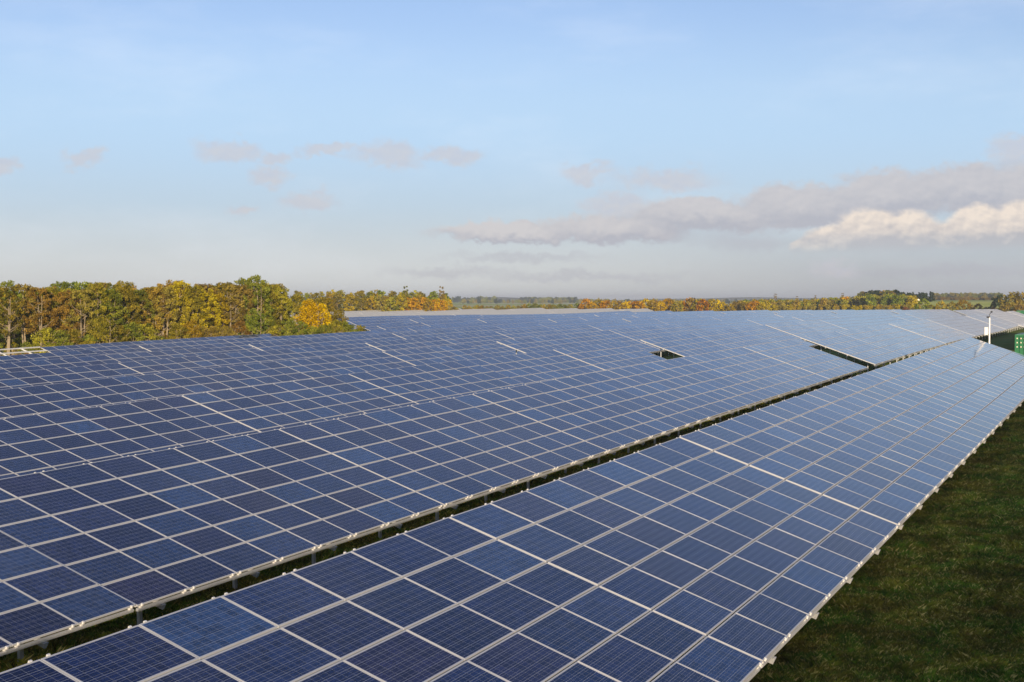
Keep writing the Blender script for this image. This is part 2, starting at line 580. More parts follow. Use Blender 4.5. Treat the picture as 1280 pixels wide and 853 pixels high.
def frame_into(mb, cx, cy, mi=0, M=None, under=True):
    a, b = hw, hh
    ai, bi = hw - FW, hh - FW

    def P(x, y, z):
        q = Vector((cx + x, cy + y, z))
        return M @ q if M is not None else q
    o = [(-a, -b), (a, -b), (a, b), (-a, b)]
    i = [(-ai, -bi), (ai, -bi), (ai, bi), (-ai, bi)]
    for k in range(4):
        n = (k + 1) % 4
        mb.quad([P(*o[k], 0), P(*o[n], 0), P(*i[n], 0), P(*i[k], 0)], mi)
        mb.quad([P(*o[k], -TH), P(*o[n], -TH), P(*o[n], 0), P(*o[k], 0)], mi)
        if under:
            mb.quad([P(*i[k], 0), P(*i[n], 0), P(*i[n], -0.003), P(*i[k], -0.003)], mi)
            mb.quad([P(*o[n], -TH), P(*o[k], -TH), P(*i[k], -TH), P(*i[n], -TH)], mi)
    if under:
        mb.quad([P(-ai, bi, -0.008), P(ai, bi, -0.008), P(ai, -bi, -0.008), P(-ai, -bi, -0.008)], mi)


g = MB()
glass_into(g, 0, 0)
PANEL_ME = g.mesh('solar_panel', [CELL])
fr = MB()
frame_into(fr, 0, 0)
FRAME_ME = fr.mesh('panel_frame', [alu])
one = MB()
glass_into(one, 0, 0)
frame_into(one, 0, 0, 1)
PANEL1_ME = one.mesh('solar_panel', [CELL, alu])

# slope frame: local x along row (centre 0), s up the slope from the lower edge, n normal to the glass
SLOPE = Matrix.Translation((0, -DEPTH * CT / 2, LOW)) @ Matrix.Rotation(TILT, 4, 'X')
RAFTER_X = [-LT / 2 + PW * (0.5 + 2 * k) for k in range(4)]


def ground_under(s):
    """height of the slope's underside above the table's base plane at slope distance s"""
    return LOW + s * SN


def steel_meshes():
    me = {}
    r = MB()
    # Rafter: C section under the panels, its lower end pokes out and is cut as a bracket
    r.box(-0.03, 0.03, 0.06, DEPTH - 0.05, -0.22, -0.155)
    r.hexa([(0.0, -0.03, -0.29), (0.05, -0.03, -0.27), (0.05, 0.20, -0.27), (0.0, 0.20, -0.29),
            (-0.06, -0.04, -0.158), (0.06, -0.04, -0.158), (0.06, 0.20, -0.2215), (-0.06, 0.20, -0.2215)])
    me['rafter'] = r.mesh('rafter', [galv])
    p = MB()
    p.box(-LT / 2 + 0.045, LT / 2 - 0.045, -0.03, 0.03, -0.15, -0.095)
    p.box(-LT / 2 + 0.045, LT / 2 - 0.045, 0.0, 0.03, -0.155, -0.15)
    e = MB()
    e.box(-0.012, 0.012, 0.06, DEPTH - 0.06, -0.068, -0.0425)
    me['end'] = e.mesh('end_rail', [clampm])
    me['purlin'] = p.mesh('purlin', [galv])
    q = MB()
    q.box(-0.02, 0.02, 0.02, DEPTH + 0.01, -0.093, -0.0425)
    # end clamp gripping the lowest frame
    q.box(-0.022, 0.022, -0.012, 0.0155, -0.0425, 0.010)
    q.box(-0.022, 0.022, 0.0158, 0.034, 0.002, 0.010)
    q.box(-0.022, 0.022, DEPTH - 0.015, DEPTH + 0.008, -0.0425, 0.008)
    me['rail'] = q.mesh('mounting_rail', [clampm])
    return me


ST = steel_meshes()


def post_mesh(h):
    q = MB()
    # C-shaped rammed post
    q.box(-0.05, 0.05, -0.004, 0.004, -0.35, h)
    q.box(-0.05, -0.042, 0.0045, 0.06, -0.35, h)
    q.box(0.042, 0.05, 0.0045, 0.06, -0.35, h)
    return q.mesh('support_post', [galv])


S_FRONT, S_REAR = 0.75, 4.5
POST_F = post_mesh(ground_under(S_FRONT) - 0.20)
POST_R = post_mesh(ground_under(S_REAR) - 0.20)


def add_steel(root, rails=True):
    def sl(name, me, x, s):
        o = link(name, me, root)
        o.matrix_local = SLOPE @ Matrix.Translation((x, s, 0))
        return o
    for x in RAFTER_X:
        sl('rafter', ST['rafter'], x, 0)
        for s, pm in ((S_FRONT, POST_F), (S_REAR, POST_R)):
            o = link('support_post', pm, root)
            o.location = (x + 0.082, -DEPTH * CT / 2 + s * CT, 0)
    for sx in (-1, 1):
        sl('end_rail', ST['end'], sx * (LT / 2 - 0.03 + 0.012), 0)
    for s in (0.03, 2.2, 3.95, 5.6):
        sl('purlin', ST['purlin'], 0, s)
    if rails:
        for c in range(NC):
            for dx in (-0.69, 0.69):
                sl('mounting_rail', ST['rail'], -LT / 2 + PW * (c + 0.5) + dx, 0)


def panel_spots():
    for j in range(NR):
        for c in range(NC):
            t = math.sin(c * 12.9898 + j * 78.233) * 43758.5453
            t2 = math.sin(c * 39.346 + j * 11.135) * 24634.6345
            t, t2 = t - math.floor(t) - 0.5, t2 - math.floor(t2) - 0.5
            wob = Matrix.Rotation(R(0.55) * t, 4, 'X') @ Matrix.Rotation(R(0.45) * t2, 4, 'Y')
            yield c, j, SLOPE @ Matrix.Translation((-LT / 2 + PW * (c + 0.5) + 0.003 * t2, PH * (j + 0.5) + 0.003 * t, 0.002 * t)) @ wob


def proto_near():
    root = empty('solar_table')
    for c, j, M in panel_spots():
        o = link('solar_panel', PANEL_ME, root)
        o.matrix_local = M
        f = link('panel_frame', FRAME_ME, o)
    add_steel(root)
    return root


def proto_mid():
    root = empty('solar_table')
    for c, j, M in panel_spots():
        o = link('solar_panel', PANEL1_ME, root)
        o.matrix_local = M
    add_steel(root, rails=False)
    return root


def far_table_into(mb, rn, M=None, pale=False):
    B = SLOPE if M is None else M @ SLOPE
    for j in range(NR):
        for c in range(NC):
            x, y = -LT / 2 + PW * (c + 0.5), PH * (j + 0.5)
            glass_into(mb, x, y, 0, rn.random(), B)
            frame_into(mb, x, y, 1, B, under=False)
    mb.quad([B @ Vector(p) for p in ((-LT / 2, DEPTH, -0.042), (LT / 2, DEPTH, -0.042), (LT / 2, 0, -0.042), (-LT / 2, 0, -0.042))], 1)
    for sx in (-1, 1):
        xe = sx * (LT / 2 - 0.018)
        mb.box(xe - 0.02, xe + 0.02, 0.05, DEPTH - 0.05, -0.065, -0.0425, 1, M=B)
    for s in (0.45, 3.95):
        mb.box(-LT / 2 + .045, LT / 2 - .045, s - 0.03, s + 0.03, -0.15, -0.05, 2, M=B)
    for x in RAFTER_X:
        mb.box(x - 0.03, x + 0.03, -0.1, DEPTH, -0.22, -0.152, 2, M=B)
        for s in (S_FRONT, S_REAR):
            h = ground_under(s) - 0.22
            y = -DEPTH * CT / 2 + s * CT
            mb.box(x - 0.05, x + 0.05, y - 0.03, y + 0.03, -0.35, h, 2, M=M)


FAR_ME, PALE_ME = [], []
for i in range(5):
    mb = MB()
    far_table_into(mb, random.Random(i))
    FAR_ME.append(mb.mesh('solar_table', [CELL_FAR, alu, galv]))

# ------------------------------------------------------------------ rows of solar tables
Y1, PITCH_Y = 5.543, 12.81
DY = DEPTH * CT
PT = LT + 0.035


def starts_up(x0, x1):
    r = []
    while x0 + LT <= x1 + 1:
        r.append(x0)
        x0 += PT
    return r


def starts_down(xe, xmin):
    r = []
    x = xe - LT
    while x >= xmin:
        r.append(x)
        x -= PT
    return r[::-1]


ROWS = {}
ROWS[0] = [(x, 0) for x in starts_down(101.6, -60) + starts_up(105, 260)]
ROWS[1] = [(x, 0) for x in starts_down(101.6, -20)] + [(x, 0) for x in starts_up(141.2, 210)]
ROWS[2] = [(x, 0) for x in starts_down(101.65, 0) + starts_up(104.8, 300)]
for k in range(3, 8):
    lo = (Y1 + (k - 1) * PITCH_Y) / math.tan(R(46.5)) - 12
    ROWS[k] = [(x, 0) for x in starts_down({3: 99.9, 4: 98.7}.get(k, 99.0), lo) + (starts_up(104.5, 300) if k < 6 else starts_up(105.0, 200) + starts_up(204.8, 300)) + starts_up(301.6, 405)]
    if k == 7:
        ROWS[k] = [(x, 0) for x in starts_down(98.2, 72) + starts_up(105.0, 200) + starts_up(204.8, 300) + starts_up(304.6, 405)]
ROWS[8] = [(x, 0) for x in starts_up(105.4, 146) + starts_up(172, 200) + starts_up(204.8, 300) + starts_up(304.6, 405)]
ROWS[9] = [(x, 0) for x in starts_up(186, 200) + starts_up(204.8, 300) + starts_up(304.6, 390)]
ROWS[10] = [(x, 0) for x in starts_up(204.8, 300) + starts_up(304.6, 390)]
ROWS[11] = [(x, 0) for x in starts_up(218.0, 300) + starts_up(304.6, 390)]

ORD = ['zeroth', 'first', 'second', 'third', 'fourth', 'fifth', 'sixth', 'seventh', 'eighth', 'ninth', 'tenth', 'eleventh', 'twelfth', 'thirteenth',
       'fourteenth', 'fifteenth', 'sixteenth', 'seventeenth', 'eighteenth', 'nineteenth', 'twentieth', 'twenty-first', 'twenty-second', 'twenty-third',
       'twenty-fourth', 'twenty-fifth', 'twenty-sixth', 'twenty-seventh', 'twenty-eighth', 'twenty-ninth', 'thirtieth']
near0, mid0 = proto_near(), proto_mid()
used = {'near': False, 'mid': False}
NEAR_D, MID_D = 62.0, 165.0


def in_view(x, y):
    """bearing test: could the photograph show this spot?"""
    th = math.degrees(math.atan2(y, x))
    return 2.0 < th < 47.5


def table_pose(k, x0, jig):
    yc = Y1 + (k - 1) * PITCH_Y + DY / 2
    za, zb = gz(x0, yc), gz(x0 + LT, yc)
    if k == 1 and x0 < 101:          # the two near rows follow measured straight lines
        za, zb = (CAM_Z - 6.746 + 0.0169 * (q - 13.516) for q in (x0, x0 + LT))
    if k == 2 and x0 < 101:
        za, zb = (CAM_Z - 6.914 + 0.0186 * (q - 21.884) - 0.20 * (max(0, q - 58) / 43.6) ** 2 for q in (x0, x0 + LT))
    return (x0 + LT / 2, yc, (za + zb) / 2 + jig), (0, -math.atan2(zb - za, LT), 0)


jr = random.Random(5)
for k in sorted(ROWS):
    cnt = 0
    for (x0, _) in ROWS[k]:
        yc = Y1 + (k - 1) * PITCH_Y + DY / 2
        jig = jr.uniform(-0.022, 0.022) + (jr.choice((-0.015, 0.0, 0.0, 0.0, 0.015)) if x0 > 104 and k > 1 else 0)
        loc, rot = table_pose(k, x0, jig)
        xn = max(x0, min(x0 + LT, yc * 0.9))
        D = math.hypot(max(x0, 0) + 3, yc)
        seen = in_view(x0 + LT, yc + 3) or in_view(x0, yc)
        cnt += 1 if k > 0 else 0
        if k == 0 or not seen and D > 30:
            o = link('solar_table', FAR_ME[jr.randrange(5)])
        elif D < NEAR_D:
            o = near0 if not used['near'] else copy_tree(near0)
            used['near'] = True
        elif D < MID_D:
            o = mid0 if not used['mid'] else copy_tree(mid0)
            used['mid'] = True
        else:
            o = link('solar_table', FAR_ME[jr.randrange(5)])
        o.location, o.rotation_euler = loc, rot
        if k == 0:
            lab, grp = 'tilted solar table standing in the row south of the grass strip', 'solar tables south of the grass strip'
            tag(o, lab, 'solar table', grp)
            continue
        if k == 1 and x0 > 120:
            lab = 'solar table beyond the green container, %s past the grass gap in the front row' % ORD[sum(1 for q in ROWS[1] if 120 < q[0] <= x0)]
        elif k == 1:
            lab = 'solar table of the front row beside the grass strip, %s from its near end' % ORD[cnt]
        else:
            lab = 'blue solar table, %s from the near end of the %s row behind the grass strip' % (ORD[cnt], ORD[k])
        tag(o, lab, 'solar table', 'solar tables standing in rows')

# beyond the low crest: pale looking rows, far too many and too small to tell apart
mb = MB()
rn = random.Random(3)
for k in range(12, 19):
    yc = Y1 + (k - 1) * PITCH_Y + DY / 2
    for x0 in starts_up(225 + (k - 12) * 12, 300) + starts_up(304.6, 450 - (k - 12) * 4):
        loc, rot = table_pose(k, x0, rn.uniform(-0.05, 0.05))
        far_table_into(mb, rn, Matrix.Translation(loc) @ Matrix.Rotation(rot[1], 4, 'Y'))
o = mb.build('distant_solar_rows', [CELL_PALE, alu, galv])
tag(o, 'pale mass of distant solar rows beyond the crest of the field', 'solar rows', kind='stuff')

# the unfinished rack at the far left: bars without panels
rk = empty('unfinished_rack')
loc, rot = table_pose(8, 105.4 - PT, 0.18)
rk.location, rk.rotation_euler = loc, rot
tag(rk, 'unfinished mounting rack of bare pale bars in front of the wood', 'mounting rack')
m_rail, m_bar = MB(), MB()
for c, j, M in panel_spots():
    if j <= 3 and c <= 4:
        o = link('solar_panel', PANEL1_ME, rk)
        o.matrix_local = M
for s in (0.45, 2.2, 3.95, 4.9, 5.9):
    q = MB()
    q.box(-LT / 2, LT / 2 - 0.1, s - 0.05, s + 0.05, -0.15, -0.05, M=SLOPE)
    q.build('purlin', clampm, rk)
for x in RAFTER_X:
    q = MB()
    q.box(x - 0.05, x + 0.05, -0.1, DEPTH + 0.1, -0.26, -0.155, M=SLOPE)
    q.build('rafter', clampm, rk)
    for s, pm in ((S_FRONT, POST_F), (S_REAR, POST_R)):
        o = link('support_post', pm, rk)
        o.location = (x + 0.105, -DEPTH * CT / 2 + s * CT, 0)

# ------------------------------------------------------------------ grass
grm, T = mat('grass_blades')
pos = T.n('ShaderNodeNewGeometry').outputs['Position']
tone = T.n('ShaderNodeAttribute', attribute_name='tone').outputs['Fac']
a = T.noise(pos, 0.75, 6, 0.7)
b = T.noise(pos, 2.6, 5, 0.75)
c_ = T.mix(T.ss(a, 0.40, 0.60), (0.105, 0.190, 0.014), (0.235, 0.205, 0.022))
c_ = T.mix(T.m('MULTIPLY', T.ss(b, 0.48, 0.70), 0.65), c_, (0.27, 0.155, 0.035))
c_ = T.mix(T.ss(tone, 0.80, 0.95), c_, (0.44, 0.34, 0.10))
pv = T.noise(pos, 1.1, 5, 0.7)
pv2 = T.noise(pos, 0.28, 3, 0.6)
k = T.m('MULTIPLY', T.m('MULTIPLY_ADD', tone, 0.8, 0.65), T.m('MULTIPLY', T.ss(pv, 0.3, 0.7, 0.6, 1.75), T.ss(pv2, 0.3, 0.7, 0.8, 1.35)))
c_ = T.mix(1.0, c_, T.n('ShaderNodeCombineColor', {0: k, 1: k, 2: k}).outputs[0], 'MULTIPLY')
principled(T, base=c_, rough=0.8, spec=0.2)


def grass_patch(name, spots, hlo, hhi, label, wid=0.0055):
    n = len(spots)
    x, y = spots[:, 0], spots[:, 1]
    # tufts: blades pulled together and leaning the same way
    z = ground(x, y)
    ci, cj = np.floor(x / 0.16 + 0.35 * np.sin(y * 9)).astype(np.int64), np.floor(y / 0.16 + 0.35 * np.sin(x * 8)).astype(np.int64)
    hsh = np.abs(np.sin(ci * 12.9898 + cj * 78.233) * 43758.5453) % 1.0
    lean = hsh * 2 * np.pi + rng.normal(0, 0.9, n)
    h = rng.uniform(hlo, hhi, n) * (0.7 + 0.6 * ((hsh * 7.31) % 1.0))
    h *= 0.75 + 0.9 * np.clip(np.sin(x * 1.9 + 2.0 * np.sin(y * 1.3)) * np.sin(y * 2.3 + 1.5 * np.sin(x * 0.9)), 0, 1)
    ln = h * rng.uniform(0.3, 1.3, n)
    az = rng.uniform(0, np.pi, n)
    w = wid * rng.uniform(0.6, 1.4, n) * (1 + np.hypot(x, y) / 60)
    b0 = np.stack([x - w * np.cos(az), y - w * np.sin(az), z - 0.01], -1)
    b1 = np.stack([x + w * np.cos(az), y + w * np.sin(az), z - 0.01], -1)
    m0 = np.stack([x + ln * .35 * np.cos(lean) + w * .7 * np.cos(az), y + ln * .35 * np.sin(lean) + w * .7 * np.sin(az), z + h * .65], -1)
    tp = np.stack([x + ln * np.cos(lean), y + ln * np.sin(lean), z + h], -1)
    V = np.stack([b0, b1, m0, tp], 1).reshape(-1, 3)
    me = np_mesh(name, V, 4, [grm], rng.random(n))
    o = link(name, me)
    tag(o, label, 'grass', kind='stuff')


def scatter(n, f):
    """random spots with density falling away from the camera"""
    out = []
    tot = 0
    while tot < n:
        u = rng.random(60000)
        x = 13 + 75 * u ** 2.0
        y = rng.uniform(0.6, 7.5, 60000)
        keep = f(x, y)
        out.append(np.stack([x[keep], y[keep]], -1))
        tot += keep.sum()
    return np.concatenate(out)[:n]


grass_patch('grass', scatter(560000, lambda x, y: np.degrees(np.arctan2(y, x)) > 3.6), 0.035, 0.10,
            'short tufted dark green and straw coloured grass on the strip right of the front row', 0.0055)
side = np.stack([8 + 82 * rng.random(170000) ** 1.6, rng.uniform(-8.0, 3.5, 170000)], -1)
side = side[np.degrees(np.arctan2(side[:, 1], side[:, 0])) <= 3.6]
grass_patch('grass', side, 0.035, 0.10, 'short mown grass of the strip between the camera side and the southern row', 0.008)
gx = np.stack([12 + 95 * rng.random(200000) ** 1.4, rng.uniform(17.5, 22.0, 200000)], -1)
grass_patch('grass', gx, 0.05, 0.14, 'longer olive grass in the gap under the second row of tables')

# ------------------------------------------------------------------ trees
bark, T = mat('pale_bark')
pos = T.n('ShaderNodeNewGeometry').outputs['Position']
principled(T, base=T.mix(T.noise(T.v('MULTIPLY', pos, (4, 4, 0.8)), 2.0, 4), (0.16, 0.12, 0.075), (0.34, 0.28, 0.18)), rough=0.9, spec=0.2)


def leaf_material(name, dark, mid, light, hue=0.0):
    m_, T = mat(name)
    tone = T.n('ShaderNodeAttribute', attribute_name='tone').outputs['Fac']
    rnd = T.n('ShaderNodeObjectInfo').outputs['Random']
    c = T.mix(T.ss(tone, 0.0, 0.55), dark, mid)
    c = T.mix(T.ss(tone, 0.5, 1.0), c, light)
    h = T.n('ShaderNodeHueSaturation', {'Hue': T.m('MULTIPLY_ADD', rnd, 0.03, 0.485), 'Saturation': 1.06, 'Value': T.m('MULTIPLY_ADD', rnd, 0.45, 0.92), 'Color': c})
    d = T.n('ShaderNodeBsdfDiffuse', {'Color': h.outputs[0]})
    t = T.n('ShaderNodeBsdfTranslucent', {'Color': h.outputs[0]})
    mx = T.n('ShaderNodeMixShader', {0: 0.32, 1: d.outputs[0], 2: t.outputs[0]})
    T.n('ShaderNodeOutputMaterial', {'Surface': mx.outputs[0]})
    return m_


LEAF = {
    'olive': leaf_material('olive_leaves', (0.085, 0.085, 0.014), (0.20, 0.175, 0.026), (0.34, 0.28, 0.045)),
    'green': leaf_material('green_leaves', (0.060, 0.080, 0.014), (0.145, 0.160, 0.025), (0.26, 0.26, 0.045)),
    'rust': leaf_material('rust_leaves', (0.105, 0.072, 0.018), (0.23, 0.155, 0.034), (0.35, 0.245, 0.055)),
    'brown': leaf_material('brown_leaves', (0.095, 0.075, 0.020), (0.20, 0.155, 0.036), (0.31, 0.24, 0.06)),
    'yellow': leaf_material('yellow_leaves', (0.24, 0.15, 0.008), (0.44, 0.29, 0.016), (0.58, 0.41, 0.035)),
    'gold': leaf_material('golden_leaves', (0.13, 0.098, 0.012), (0.28, 0.205, 0.024), (0.42, 0.31, 0.04)),
    'orange': leaf_material('orange_leaves', (0.20, 0.095, 0.014), (0.38, 0.185, 0.024), (0.52, 0.28, 0.04)),
    'dark': leaf_material('dark_needles', (0.012, 0.024, 0.012), (0.025, 0.042, 0.020), (0.05, 0.07, 0.03)),
    'redbrown': leaf_material('red_brown_leaves', (0.13, 0.055, 0.025), (0.20, 0.085, 0.035), (0.26, 0.13, 0.05)),
}
WORD = {'olive': 'olive green', 'green': 'green', 'rust': 'rust brown', 'brown': 'brown', 'yellow': 'bright yellow', 'gold': 'golden', 'orange': 'orange',
        'dark': 'dark green', 'redbrown': 'reddish brown'}


def leaves(cl, per, size, rg, flat=0.8):
    """cl: list of (centre, radius, tone) -> quads scattered through each clump's volume"""
    V, Tn = [], []
    for (c, r, tn) in cl:
        n = int(per * r * r)
        d = rg.normal(size=(n, 3))
        d /= np.linalg.norm(d, axis=1)[:, None]
        rad = r * rg.random(n) ** 0.45
        p = np.array(c) + d * rad[:, None] * np.array([1, 1, flat])
        a = d * 0.7 + rg.normal(size=(n, 3)) * 0.8
        a /= np.linalg.norm(a, axis=1)[:, None]
        u = np.cross(a, rg.normal(size=(n, 3)))
        u /= np.linalg.norm(u, axis=1)[:, None]
        w = np.cross(a, u)
        s = size * rg.uniform(0.6, 1.4, n)[:, None]
        q = np.stack([p - u * s, p - w * s * 0.6, p + u * s, p + w * s * 0.6], 1)
        V.append(q.reshape(-1, 3))
        Tn.append(np.clip(tn + rg.normal(size=n) * 0.2, 0, 1))
    return np.concatenate(V), np.concatenate(Tn)


def tree_meshes(seed, h, cr, bole, shape='round', per=150, size=0.16, nclump=46, stems=1, rs=1.0):
    """crown mesh + trunk mesh; bole = share of height below the crown"""
    rg = np.random.default_rng(seed)
    rr_ = random.Random(seed)
    tr_ = MB()
    cl = []
    for st in range(stems):
        ox, oy = (0, 0) if stems == 1 else (rr_.uniform(-.5, .5), rr_.uniform(-.5, .5))
        lx, ly = rr_.uniform(-.4, .4), rr_.uniform(-.4, .4)
        top = h * rr_.uniform(0.80, 0.92)
        pts = [(ox + lx * t + 0.12 * math.sin(5 * t + seed), oy + ly * t, -0.3 + (top + 0.3) * t) for t in (0, .2, .4, .6, .8, 1)]
        r0 = 0.012 * h + 0.02
        tr_.tube(pts, [r0 * (1.15 - t) for t in (0, .2, .4, .6, .8, 1)], 7)
        nb = 9
        for i in range(nb):
            t = bole * 0.8 + (0.95 - bole * 0.8) * (i + rr_.random()) / nb
            z0 = top * t
            an = i * 2.4 + rr_.uniform(-.4, .4)
            k = math.sin(math.pi * min(1, max(0.12, (t - bole * 0.6) / (1 - bole * 0.6)))) ** 0.7
            ln = cr * rr_.uniform(0.55, 0.95) * k
            e = (ox + lx * t + ln * math.cos(an), oy + ly * t + ln * math.sin(an), z0 + ln * rr_.uniform(.5, 1.0))
            b_ = (ox + lx * t, oy + ly * t, z0)
            mid_ = tuple((b_[q] * 0.5 + e[q] * 0.5 + (0.0 if q < 2 else -0.1 * ln)) for q in range(3))
            tr_.tube([b_, mid_, e], [0.035 + .004 * h * (1 - t), 0.028, 0.012], 5)
    for i in range(nclump):
        f = (i + 0.5) / nclump
        an = i * 2.39996 + rr_.uniform(-.5, .5)
        if shape == 'round':
            zz = bole + (1 - bole) * f
            k = math.sin(math.pi * (0.10 + 0.84 * f) ** 0.85) ** 0.6
        elif shape == 'cone':
            zz = bole + (1 - bole) * f
            k = (1 - f) ** 0.8 * 1.05 + 0.05
        else:                       # bush: widest near the ground
            zz = 0.04 + 0.92 * f
            k = math.sqrt(max(0.02, 1 - f ** 2.2))
        q = cr * k * math.sqrt(rr_.uniform(0.25, 1.0))
        r = cr * rr_.uniform(0.20, 0.36) * (0.8 if shape == 'cone' else 1) * rs
        c = (q * math.cos(an), q * math.sin(an), min(h * zz + rr_.uniform(-.45, .45), h - r * 0.3))
        cl.append((c, r, rr_.uniform(0.15, 0.85)))
    V, Tn = leaves(cl, per, size, rg)
    V[:, 2] = np.maximum(V[:, 2], 0.02)
    return np_mesh('crown', V, 4, [LEAF['olive']], Tn), tr_.mesh('trunk', [bark])


# near wood: kinds of tree about 9 m tall
KIND = {}
for i in range(5):
    KIND['broad', i] = tree_meshes(100 + i, 9.0 + 0.5 * (i % 3), 2.15 + 0.25 * (i % 2), 0.20, 'round', 330, 0.115, 105, stems=2, rs=0.68)
for i in range(3):
    KIND['tall', i] = tree_meshes(200 + i, 9.6, 2.1, 0.44, 'round', 300, 0.115, 70, stems=3, rs=0.68)
for i in range(4):
    KIND['bush', i] = tree_meshes(300 + i, 4.2 + 0.5 * i, 2.1, 0.03, 'bush', 330, 0.10, 75, stems=2, rs=0.72)
for i in range(2):
    KIND['low', i] = tree_meshes(350 + i, 1.7, 1.7, 0.0, 'bush', 170, 0.11, 26)
# farther trees: larger leaf clumps, fewer of them
for i in range(4):
    KIND['far', i] = tree_meshes(400 + i, 8.5, 2.3, 0.24, 'round', 60, 0.26, 40)
for i in range(3):
    KIND['farbush', i] = tree_meshes(500 + i, 4.5, 2.7, 0.02, 'bush', 40, 0.30, 30)
for i in range(2):
    KIND['conifer', i] = tree_meshes(600 + i, 13.0, 2.4, 0.06, 'cone', 40, 0.34, 46)
KIND['poplar', 0] = tree_meshes(700, 9.5, 1.3, 0.06, 'round', 90, 0.22, 50)


def plant(kind, i, x, y, leaf, scale, label, cat, group, rz=None, name='tree', sink=0.0, zs=1.0):
    cm, tm = KIND[kind, i]
    root = empty(name, (x, y, gz(x, y) - sink), (0, 0, rz if rz is not None else random.uniform(0, 6.28)))
    root.scale = (scale, scale, scale * zs)
    c = link('crown', cm, root)
    c.material_slots[0].link = 'OBJECT'
    c.material_slots[0].material = LEAF[leaf]
    link('trunk', tm, root)
    tag(root, label, cat, group)
    return root


tr_r = random.Random(21)


def th_of(x):
    return math.degrees(YAW) - math.degrees(math.atan((x - 640) / F_PX))


# the wood on the left: named by the bearing of each tree along the edge of the field
G_WOOD = 'trees of the wood behind the left end of the rows'
names_l = ['left end', 'left part', 'middle', 'right part', 'right end']


def where(x):
    return names_l[min(4, max(0, int(x / 92)))]


NUM = {}


def wood_label(word, kind, x):
    key = (word, kind, where(x))
    NUM[key] = NUM.get(key, 0) + 1
    n = NUM[key]
    return "%s %s, %s of its kind at the left wood's %s" % (word, kind, ORD[n], where(x))


front = [  # bearing (x of 1280), distance, kind, variant, leaf, scale
    (-14, 158, 'tall', 0, 'olive', 1.0), (8, 156, 'tall', 1, 'olive', 1.0), (30, 158, 'tall', 2, 'brown', 1.03), (48, 157, 'tall', 0, 'rust', 0.98),
    (62, 160, 'broad', 0, 'olive', 1.05), (84, 158, 'broad', 1, 'rust', 0.95), (101, 157, 'tall', 1, 'brown', 0.96), (120, 160, 'broad', 2, 'olive', 1.0),
    (138, 161, 'broad', 3, 'green', 1.02), (157, 163, 'broad', 4, 'olive', 1.0), (174, 165, 'broad', 0, 'green', 1.0), (190, 166, 'broad', 1, 'rust', 0.98),
    (206, 166, 'tall', 2, 'brown', 0.98), (226, 168, 'broad', 2, 'gold', 1.02), (243, 168, 'broad', 3, 'olive', 1.05), (258, 168, 'broad', 4, 'gold', 0.96),
    (272, 171, 'broad', 0, 'gold', 0.92), (288, 172, 'tall', 0, 'brown', 0.98), (302, 173, 'broad', 1, 'brown', 1.0), (320, 174, 'broad', 2, 'green', 1.08),
    (334, 176, 'broad', 3, 'olive', 0.98), (352, 178, 'broad', 4, 'olive', 0.94), (370, 183, 'broad', 0, 'olive', 0.86), (396, 190, 'broad', 1, 'olive', 0.74),
    (408, 185, 'broad', 2, 'olive', 0.74)]
for (x, D, kind, i, leaf, s) in front:
    X, Y = polar(th_of(x), D + 14)
    plant(kind, i, X, Y, leaf, s * 0.95, wood_label(WORD[leaf], 'tree', x), 'tree', G_WOOD)
# second and third ranks, seen between the crowns of the first
for rank in range(3):
    for q in range(19):
        x = -25 + q * 20.5 + tr_r.uniform(-6, 6)
        if x > 375 - rank * 6:
            continue
        D = 181 + 22 * max(0, x) / 400 + 6 * rank + tr_r.uniform(-1.5, 1.5)
        X, Y = polar(th_of(x), D)
        leaf = tr_r.choice(['olive', 'olive', 'green', 'rust', 'brown', 'olive'])
        plant('broad', tr_r.randrange(5), X, Y, leaf, tr_r.uniform(0.90, 1.03), wood_label('%s background' % WORD[leaf], 'tree', x), 'tree', G_WOOD)
# bushes along the foot of the wood
bushes = [(58, 152, 0, 'olive', 1.05), (72, 152, 1, 'green', 0.9), (92, 154, 2, 'olive', 0.8), (112, 156, 1, 'green', 0.75), (128, 156, 3, 'olive', 1.0), (146, 158, 0, 'olive', 1.05),
          (166, 159, 2, 'green', 0.9), (184, 160, 1, 'olive', 0.95), (200, 161, 0, 'green', 0.7), (222, 162, 2, 'olive', 0.85), (240, 163, 3, 'gold', 0.85), (262, 164, 1, 'brown', 0.85),
          (282, 166, 0, 'brown', 0.9), (300, 168, 2, 'rust', 0.85), (318, 169, 3, 'green', 1.05), (334, 171, 1, 'green', 0.95), (346, 172, 0, 'olive', 0.9), (362, 172, 2, 'green', 0.85),
          (376, 173, 3, 'green', 0.75), (392, 173, 1, 'green', 0.75), (406, 174, 0, 'green', 0.85), (420, 174, 2, 'olive', 0.8), (432, 175, 1, 'green', 0.85), (444, 175, 0, 'green', 0.68),
          (424, 180, 3, 'olive', 0.95), (386, 178, 3, 'yellow', 1.22), (400, 179, 2, 'yellow', 1.2), (34, 158, 1, 'green', 0.6), (14, 160, 2, 'olive', 0.55), (450, 181, 2, 'olive', 0.62), (455, 183, 0, 'green', 0.55)]
for (x, D, i, leaf, s) in bushes:
    X, Y = polar(th_of(x), D + (11 if x < 340 else 7))
    plant('bush', i, X, Y, leaf, s, wood_label(WORD[leaf], 'bush', x), 'bush', 'bushes along the foot of the left wood', name='bush')
lows = [2, 14, 26, 38, 50, 118, 128, 196, 258, 272, 330, 340, 350, 398, 404, 448, 454, 66, 84, 160, 232, 300]
for x in lows:
    D = 158 + 22 * max(0, x) / 460
    X, Y = polar(th_of(x), D)
    plant('low', tr_r.randrange(2), X, Y, 'redbrown', tr_r.uniform(0.7, 1.0), wood_label('low reddish brown', 'shrub', x), 'shrub', 'low shrubs at the foot of the left wood', name='shrub')

